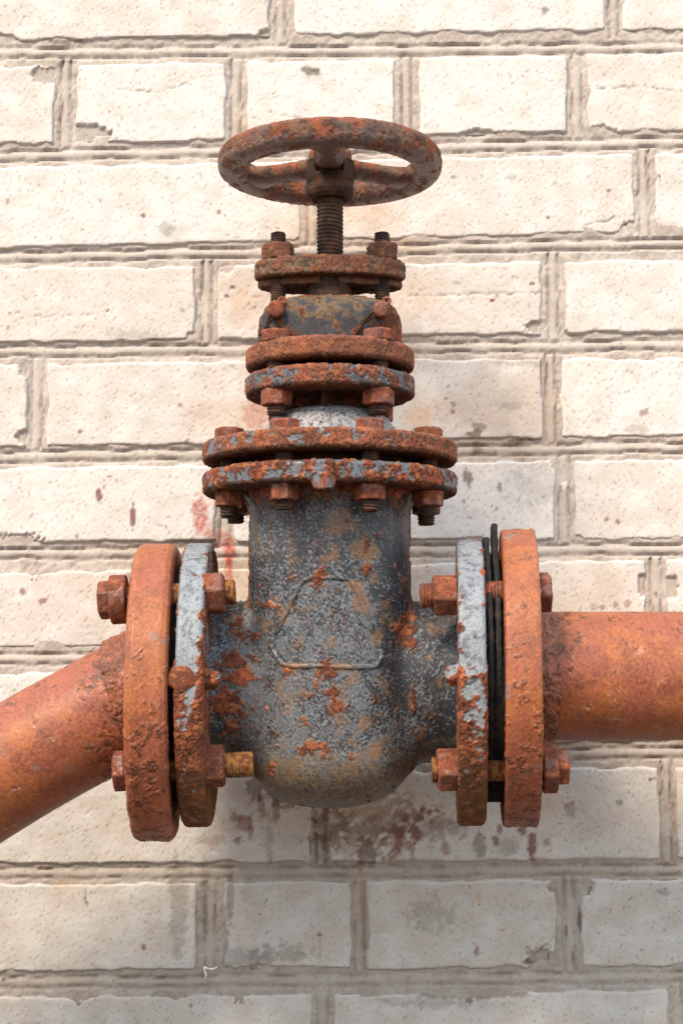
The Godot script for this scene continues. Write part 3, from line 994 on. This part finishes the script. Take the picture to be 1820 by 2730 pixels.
func bolt(parent: Node3D, xf: Transform3D, head: Array, nuts: Array, r: float, y0: float, y1: float, af: float, styles := [BOLT, BOLT, THREAD]) -> MeshInstance3D:
	# y0..y1 the shank; head and nuts are [from, to] pairs along it
	var s := Shape.new()
	lathe(s, rod_profile(r, y0, y1, 0.45), xf, styles[2], SCREW, 0.8, 2.1)
	var b := metal("bolt", s, parent)
	if head.size():
		var h := Shape.new()
		lathe(h, nut_profile(af, head[0], head[1]), xf, styles[0], HEX, 0.75, head[2])
		metal("bolt_head", h, b)
	for q in nuts:
		var h := Shape.new()
		lathe(h, nut_profile(q[3] if q.size() > 3 else af, q[0], q[1]), xf, styles[1], HEX, 0.75, q[2])
		metal("nut", h, b)
	return b


func build_valve() -> void:
	var valve := thing("gate_valve", "rusty grey cast iron gate valve with flanges and handwheel on top", "valve", Vector3(0, -86, 0))
	build_body(valve)
	var s := Shape.new()
	lathe(s, disc(84.5, 120.5, 133.5, 2.4, 0.65), Transform3D.IDENTITY, FLANGE, BOSS, 0.7, 122.0)
	metal("body_flange", s, valve)
	s = Shape.new()
	lathe(s, disc(58, 133.0, 142.0, 1.0, 2.0), Transform3D.IDENTITY, DARK, ROUND, 2.5)
	metal("seal_ring", s, valve)
	s = Shape.new()
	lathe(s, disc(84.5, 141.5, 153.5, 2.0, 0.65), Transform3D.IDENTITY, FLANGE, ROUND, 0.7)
	metal("bonnet_flange", s, valve)
	# bonnet dome and its neck up to the next flange
	s = Shape.new()
	lathe(s, [Vector3(48, 152, 1), Vector3(47, 156, 0.9), Vector3(44, 164, 0.9), Vector3(40, 170.5, 0.9), Vector3(35, 174.5, 0.9), Vector3(29, 176.5, 0.9), Vector3(14, 177.2, 1.2), Vector3(0, 177.2, 4)], Transform3D.IDENTITY, DOME, ROUND, 0.9)
	var dome := metal("bonnet", s, valve)
	s = Shape.new()
	var seam := PackedVector3Array()
	for i in 12:
		var t := i / 11.0
		seam.append(Vector3(0.5, lerpf(154, 176.8, t), [47.4, 46.6, 45.8, 45.1, 44.3, 43.2, 41.8, 40.2, 38.2, 36.0, 33.0, 28.5][i] + 0.2))
	sweep(s, seam, 0.9, 0.9, Vector3(1, 0, 0), DOME, 8)
	metal("casting_seam", s, dome)
	s = Shape.new()
	lathe(s, [Vector3(24, 176, 2), Vector3(22, 180, 1.2), Vector3(24, 188, 1.2)], Transform3D.IDENTITY, DARK, LUMPY, 1.2)
	for a in 4:
		var rib := PackedVector3Array([Vector3.ZERO, Vector3.ZERO])
		var d := Vector3(cos(a * PI / 2 + 0.1), 0, sin(a * PI / 2 + 0.1))
		for q in 2:
			rib[q] = d * 24.0 + Vector3.UP * (174.0 + 14.0 * q)
		sweep(s, PackedVector3Array([rib[0], rib[0].lerp(rib[1], 0.33), rib[0].lerp(rib[1], 0.66), rib[1]]), 3.0, 9.0, d, DARK, 16)
	metal("neck", s, valve)
	for f in [[186.3, 199.3, 56.3], [204.8, 217.8, 56.0]]:
		s = Shape.new()
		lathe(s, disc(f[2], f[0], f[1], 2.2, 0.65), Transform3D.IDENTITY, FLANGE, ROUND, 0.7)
		metal("yoke_flange", s, valve)
	s = Shape.new()
	lathe(s, disc(30, 199, 205, 1.0, 2.0), Transform3D.IDENTITY, DARK, ROUND, 2.5)
	metal("seal_ring", s, valve)
	# stuffing box
	s = Shape.new()
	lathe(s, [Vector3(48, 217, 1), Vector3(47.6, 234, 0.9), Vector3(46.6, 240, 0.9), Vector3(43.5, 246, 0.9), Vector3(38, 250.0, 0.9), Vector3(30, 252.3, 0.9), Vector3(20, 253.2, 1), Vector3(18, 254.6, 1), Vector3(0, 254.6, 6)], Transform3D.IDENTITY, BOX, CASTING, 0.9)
	var box := metal("stuffing_box", s, valve)
	s = Shape.new()
	lathe(s, [Vector3(14.6, 251, 1), Vector3(14.6, 268, 0.9)], Transform3D.IDENTITY, THREAD, ROUND, 0.9)
	metal("gland_bushing", s, valve)
	s = Shape.new()
	lathe(s, disc(50.5, 267.5, 279.0, 1.8), Transform3D.IDENTITY, GLAND, OVAL, 0.8, 0.44)
	lathe(s, disc(48.5, 262.5, 267.6, 1.6), moved(0, 0, -5), GLAND, OVAL, 0.9, 0.36)
	metal("gland_flange", s, valve)
	for x: float in [-35.0, 35.2]:
		s = Shape.new()
		lathe(s, rod_profile(4.9, 232, 299, 0.45), moved(x, 0, 4), THREAD, SCREW, 0.8, 1.8)
		var stud := metal("eye_bolt", s, valve)
		s = Shape.new()
		lathe(s, nut_profile(19, 279.2, 290.5, 1.2), moved(x, 0, 4), GLAND, HEX, 0.7, 0.3 if x < 0 else 0.55)
		metal("nut", s, stud)
		# the pin the eye bolt swings on, and its split pin of wire
		var pin_x := -35.4 if x < 0 else 33.8
		s = Shape.new()
		lathe(s, [Vector3(5.6, 0, 1), Vector3(5.5, 12, 0.8), Vector3(4.7, 13, 0.5), Vector3(0, 13.3, 1.5)], moved(pin_x, 240, 21, Basis(Vector3.RIGHT, PI / 2)), BOLT, ROUND, 0.7)
		var pin := metal("hinge_pin", s, box)
		s = Shape.new()
		var wires := [[Vector3(pin_x + 4, 244.5, 29), Vector3(pin_x + 3, 238, 31.5), Vector3(pin_x - 2, 234, 31), Vector3(pin_x - 11, 223, 27)], [Vector3(pin_x - 4, 236, 30), Vector3(pin_x - 5.5, 230, 31), Vector3(pin_x - 1, 224, 31)]] if x < 0 else [[Vector3(pin_x + 1, 244, 31.5), Vector3(pin_x - 4, 236, 32.5), Vector3(pin_x - 12, 230, 32.5), Vector3(pin_x - 18, 225, 31.5)], [Vector3(pin_x - 3, 240, 32), Vector3(pin_x - 10, 233, 33.5), Vector3(pin_x - 15, 225.5, 32.5), Vector3(pin_x - 19, 220, 32)]]
		for w in wires:
			var path := PackedVector3Array()
			for q in w.size() - 1:
				for t in 6:
					path.append((w[q] as Vector3).cubic_interpolate(w[q + 1], w[maxi(q - 1, 0)], w[mini(q + 2, w.size() - 1)], t / 6.0))
			path.append(w[w.size() - 1])
			sweep(s, path, 1.0, 1.0, Vector3(0.2, 0.3, 1), DARK, 7, false, 0.3)
		metal("split_pin", s, pin)
		s = Shape.new()
		var ring := PackedVector3Array()
		for q in 18:
			ring.append(Vector3(pin_x + 3.8 + 2.1 * cos(TAU * q / 18), 246.5 + 2.1 * sin(TAU * q / 18), 27.5))
		sweep(s, ring, 1.1, 1.3, Vector3(0, 0, 1), BOLT, 8, true, 0.3)
		metal("pin_eye", s, pin)
	# four bolts between the yoke flanges, eight round the bonnet
	for a in 4:
		var th := PI / 4 + a * PI / 2 + (0.04 if a < 2 else 0.0)
		var at := moved(47.0 * cos(th), 0, 47.0 * sin(th))
		bolt(valve, at, [217.6, 225.6, 0.4 + a], [[175.5, 186.5, 0.2 + a * 0.7]], 6.2, 169.5, 217, 18.5).name = "yoke_bolt"
	for a in 8:
		var th := PI / 8 + a * PI / 4 + 0.02
		var at := moved(70.5 * cos(th), 0, 70.5 * sin(th))
		bolt(valve, at, [153.3, 161.5 + 0.4 * sin(a * 3.0), 0.3 + a * 1.3], [[109.8, 120.7, 0.1 + a * 1.9]], 5.6, 104.0 - 1.5 * (a % 2), 153, 17.2).name = "bonnet_bolt"
	build_stem(valve)
	# end flanges, slightly out of true
	s = Shape.new()
	var left := moved(-86.0, -5.0, 0, Basis(Vector3.UP, deg_to_rad(0.5)) * Basis(Vector3.FORWARD, -PI / 2))
	lathe(s, disc(92.8, -8.2, 8.2, 2.2, 0.7), left, SILVER, ROUND, 0.7)
	var ef := metal("end_flange", s, valve)
	s = Shape.new()
	lathe(s, disc(79, 8.0, 13.0, 0.8, 1.5), left, RUBBER, ROUND, 2.0)
	metal("dark_gap_filler", s, ef)  # dark disc added to fill the gap so it reads black
	lug(ef, Vector3(-74.5, -2.5, 76), Vector3(1, 0, 0.15), 5.6, 7.5, SILVER, "cast_lug")
	lug(ef, Vector3(-88.5, -2.0, 91.5), Vector3(0, 0, 1), 8.0, 3.4, BOLT, "rust_blister")
	s = Shape.new()
	var right := moved(92.6, -3.4, 0, Basis(Vector3.UP, deg_to_rad(-3.2)) * Basis(Vector3.FORWARD, -PI / 2))
	lathe(s, disc(93.4, -8.4, 8.4, 1.8, 0.7), right, SILVER, ROUND, 0.7)
	ef = metal("end_flange", s, valve)
	s = Shape.new()
	lathe(s, disc(79, -20.0, -8.2, 0.8, 1.5), right, RUBBER, ROUND, 2.0)
	metal("dark_gap_filler", s, ef)  # added filler, dark across the whole gap, hides the wall behind
	lug(ef, Vector3(77.5, 0.5, 78), Vector3(-1, 0, 0.15), 6.0, 6.0, SILVER, "cast_lug")
	lug(ef, Vector3(85.2, -0.5, 91.5), Vector3(0, 0, 1), 5.0, 3.4, SILVER, "cast_knob")


func lug(parent: Node3D, at: Vector3, along: Vector3, r: float, h: float, style: int, called: String) -> void:
	var s := Shape.new()
	var y := along.normalized()
	var x := Vector3(0.01, 1, 0).cross(y).normalized()
	var b := Basis(x, y, x.cross(y))
	lathe(s, [Vector3(r * 1.2, -2, 1), Vector3(r, 0, 0.7), Vector3(r * 0.95, h * 0.6, 0.6), Vector3(r * 0.6, h * 0.92, 0.6), Vector3(0, h, 0.8)], Transform3D(b, at), style, LUMPY, 0.7)
	metal(called, s, parent)


func build_stem(valve: Node3D) -> void:
	var s := Shape.new()
	lathe(s, [Vector3(8.7, 262, 1), Vector3(8.7, 330, 0.5)], Transform3D.IDENTITY, THREAD, SCREW, 0.8, 2.7)
	metal("stem", s, valve)
	s = Shape.new()
	var ring := PackedVector3Array()
	for i in 560:
		var th := TAU * i / 560.0
		ring.append(Vector3(66.7 * cos(th), 347.8 + 0.5 * sin(2 * th), 66.7 * sin(th)))
	sweep(s, ring, 9.7, 9.4, Vector3.UP, IRON, 96, true, 1.5, 2.7)
	var wheel := metal("handwheel", s, valve)
	for a: float in [93.0, 207.0, 331.0]:
		s = Shape.new()
		var d := Vector3(cos(deg_to_rad(a)), 0, sin(deg_to_rad(a)))
		var R := 44
		var around := 40
		var p := PackedVector3Array()
		var side := d.cross(Vector3.UP).normalized()
		for i in R:
			var t := i / (R - 1.0)
			var w := 8.6 + 9.0 * pow(smoothstep(0.62, 1.0, t), 2.0) + 1.5 * (1.0 - t)
			for j in around:
				var th := TAU * j / around
				p.append(d * lerpf(8, 58, t) + Vector3.UP * (346.6 + sin(th) * 6.6) - side * (cos(th) * w))
		sheet(s, p, R, around, false, true, IRON, 1.2)
		metal("spoke", s, wheel)
	s = Shape.new()
	lathe(s, [Vector3(11.5, 334, 1), Vector3(12.0, 340, 0.8), Vector3(14.5, 346, 0.9), Vector3(14.5, 354, 0.9), Vector3(14, 357, 0.8), Vector3(0, 357.5, 2)], Transform3D.IDENTITY, IRON, ROUND, 0.8)
	metal("hub", s, wheel)
	s = Shape.new()
	lathe(s, [Vector3(9, 324.0, 1), Vector3(12.5, 322.6, 0.8), Vector3(15.4, 325, 0.8), Vector3(16.6, 328, 0.8), Vector3(16.2, 331, 0.8), Vector3(15.6, 333, 0.8), Vector3(16.0, 335.0, 0.8), Vector3(16.8, 338, 0.6), Vector3(16.2, 338.8, 0.5), Vector3(13.6, 338.8, 0.6), Vector3(12.8, 337, 0.8), Vector3(12.6, 333, 1.2)], Transform3D.IDENTITY, THREAD, CLAW, 0.6, 336.0, 2.0)
	metal("stem_nut", s, wheel)


# ---------------------------------------------------------------- pipes, their bolts, gaskets

func build_pipes() -> void:
	var lp := thing("pipe", "red-brown steel pipe bending down to the left behind a thick rusty flange", "pipe", Vector3(-140, -60, 0), "pipes either side of the valve")
	var s := Shape.new()
	var knots := [Vector3(-120, -10, 0), Vector3(-140, -20, 0), Vector3(-160, -31, 0), Vector3(-190, -47.5, 0), Vector3(-217, -63.5, -1), Vector3(-250, -85, -2), Vector3(-290, -117, -4), Vector3(-330, -156, -6), Vector3(-365, -200, -8), Vector3(-392, -250, -10)]
	var path := PackedVector3Array()
	for i in knots.size() - 1:
		var m := int(knots[i].distance_to(knots[i + 1]) / 1.1)
		for q in m:
			path.append((knots[i] as Vector3).cubic_interpolate(knots[i + 1], knots[maxi(i - 1, 0)], knots[mini(i + 2, knots.size() - 1)], float(q) / m))
	sweep(s, path, 39.6, 39.6, Vector3(0, 0, 1), PRIMER, 230)
	commit("pipe_run", s, lp, mats.rust, mats.smooth)
	s = Shape.new()
	lathe(s, disc(97.4, -13.2, 13.2, 4.5), moved(-113.8, -10.0, 0, Basis(Vector3.UP, deg_to_rad(1.8)) * Basis(Vector3.FORWARD, -PI / 2)), PRIMER, ROUND, 0.7)
	commit("pipe_flange", s, lp, mats.rust, mats.smooth)
	s = Shape.new()
	weld(s, Vector3(-130.0, -14.5, 0), Vector3(-1, -0.28, 0), 40.6)
	commit("weld_bead", s, lp, mats.rust, mats.smooth)
	var rp := thing("pipe", "straight red-brown steel pipe running level to the right from a rusty flange", "pipe", Vector3(140, -43, 0), "pipes either side of the valve")
	s = Shape.new()
	path = PackedVector3Array()
	for i in 270:
		path.append(Vector3(128 + i * 1.1, 0, 0))
	sweep(s, path, 42.4, 42.4, Vector3(0, 0, 1), PRIMER, 240)
	commit("pipe_run", s, rp, mats.rust, mats.smooth)
	s = Shape.new()
	lathe(s, disc(97.6, -11.2, 11.2, 2.0), moved(124.8, -0.7, 0, Basis(Vector3.UP, deg_to_rad(-4.0)) * Basis(Vector3.FORWARD, -PI / 2)), PRIMER, ROUND, 0.7)
	commit("pipe_flange", s, rp, mats.rust, mats.smooth)
	s = Shape.new()
	weld(s, Vector3(138.0, 0, 0), Vector3(1, 0, 0), 42.4)
	commit("weld_bead", s, rp, mats.rust, mats.smooth)


func weld(s: Shape, at: Vector3, along: Vector3, r: float) -> void:
	var y := along.normalized()
	var x := Vector3(0, 0, 1).cross(y).normalized()
	lathe(s, [Vector3(r + 2.6, -9, 1), Vector3(r + 2.0, 1, 0.7), Vector3(r + 0.9, 5, 0.7), Vector3(r + 0.2, 9, 0.7), Vector3(r - 3.5, 11, 0.7)], Transform3D(Basis(x, y, x.cross(y)), at), WELD, ROUND, 0.8)


func flange_bolt(label: String, a: Vector3, b: Vector3, shank: Array, head: Array, nuts: Array, styles: Array) -> void:
	# along the line a to b; distances from a
	var o := thing("flange_bolt", label, "bolt", a, "bolts that hold the pipe flanges to the valve")
	var y := (b - a).normalized()
	var x := y.cross(Vector3(0, 0, 1)).normalized()
	var xf := Transform3D(Basis(x, y, x.cross(y)), a)
	var s := Shape.new()
	lathe(s, rod_profile(7.8, shank[0], shank[1], 0.45), xf, styles[0], SCREW, 0.8, 2.2)
	metal("shank", s, o)
	s = Shape.new()
	lathe(s, nut_profile(head[3], head[0], head[1], 1.4), xf, styles[1], HEX, 0.75, head[2])
	metal("bolt_head", s, o)
	for q in nuts:
		s = Shape.new()
		if q[2] < 0.0:
			lathe(s, disc(q[3] * 0.5, q[0], q[1], 1.2), xf, styles[1], ROUND, 0.8)
			metal("collar", s, o)
		else:
			lathe(s, nut_profile(q[3], q[0], q[1], 1.4), xf, styles[2], HEX, 0.75, q[2])
			metal("nut", s, o)


func build_flange_bolts() -> void:
	flange_bolt("upper left flange bolt with a round collar under its brown head", Vector3(-145, 47, 57), Vector3(-59, 52.5, 57), [3, 86], [0, 9, 0.2, 21.5], [[7.5, 18, -1, 31], [65, 79.5, 0.45, 24]], [OCHRE, BOLT, BOLT])
	flange_bolt("lower left flange bolt whose long ochre thread points at the valve body", Vector3(-134, -59.5, 57), Vector3(-47, -55.0, 57), [3, 87], [0, 8.5, 0.7, 23], [[55.5, 69, 0.1, 23.5]], [OCHRE, BOLT, BOLT])
	flange_bolt("upper right flange bolt with dark brown nut and short rusty thread", Vector3(139.5, 52.4, 57), Vector3(57.5, 50.0, 57), [3, 82], [0, 9, 0.3, 23.5], [[59, 74, 0.28, 23.5]], [BOLT, BOLT, BOLT])
	flange_bolt("lower right flange bolt with two nuts stacked on its outer side", Vector3(149, -56.5, 57), Vector3(64, -58.8, 57), [3, 85], [0, 8.5, 0.5, 21], [[7.0, 17, 0.2, 29], [67.5, 81.5, 0.32, 24]], [OCHRE, BOLT, BOLT])


func build_gaskets() -> void:
	for g in [["black rubber gasket sheet close against the grey right valve flange", 103.8, 1.0, 83.0, 2.0, -3.0, 8.0], ["black rubber gasket sheet that sticks up highest beside the right pipe flange", 109.6, 2.0, 81.0, 2.0, -3.5, 18.0]]:
		thing_gasket(g[0], Vector3(g[1], g[2], 0), g[3], g[4], g[5], g[6])
	thing_gasket("dark gasket squeezed in the narrow gap between the left flanges", Vector3(-97.6, -8, 0), 70.0, 1.6, 1.0)


func thing_gasket(label: String, at: Vector3, r: float, half: float, turn: float, tab := 0.0) -> void:
	var o := thing("gasket", label, "gasket", at - Vector3(0, r, 0), "gaskets between the flanges")
	var s := Shape.new()
	lathe(s, [Vector3(46, -half, 4), Vector3(r - 1, -half, 6), Vector3(r - 0.3, -half * 0.6, 0.8), Vector3(r - 0.3, half * 0.6, 1), Vector3(r - 1, half, 0.8), Vector3(46, half, 6)], moved(at.x, at.y, at.z, Basis(Vector3.UP, deg_to_rad(turn)) * Basis(Vector3.FORWARD, -PI / 2)), RUBBER, TAB, 1.0, tab)
	commit("rubber_sheet", s, o, mats.rubber)


func build_thread_scrap() -> void:
	var s := Shape.new()
	origin = Vector3(-93, -221, -152)
	var k := [Vector3(-84.5, -214.6, -152), Vector3(-88, -215.6, -150.5), Vector3(-91.5, -214.9, -150), Vector3(-93.6, -214.0, -150), Vector3(-93.0, -217, -149.5), Vector3(-92.2, -220, -150), Vector3(-93.2, -222.6, -151)]
	var path := PackedVector3Array()
	for i in k.size() - 1:
		for q in 6:
			path.append((k[i] as Vector3).cubic_interpolate(k[i + 1], k[maxi(i - 1, 0)], k[mini(i + 2, k.size() - 1)], q / 6.0))
	sweep(s, path, 0.55, 0.55, Vector3(0, 0, 1), RUBBER, 8)
	var m := StandardMaterial3D.new()
	m.albedo_color = Color(0.93, 0.91, 0.88)
	m.roughness = 0.8
	var o := commit("thread_scrap", s, self, m)
	o.position = origin * 0.001
	o.set_meta("label", "tiny curled white thread caught on the mortar joint low on the wall")
	o.set_meta("category", "thread")
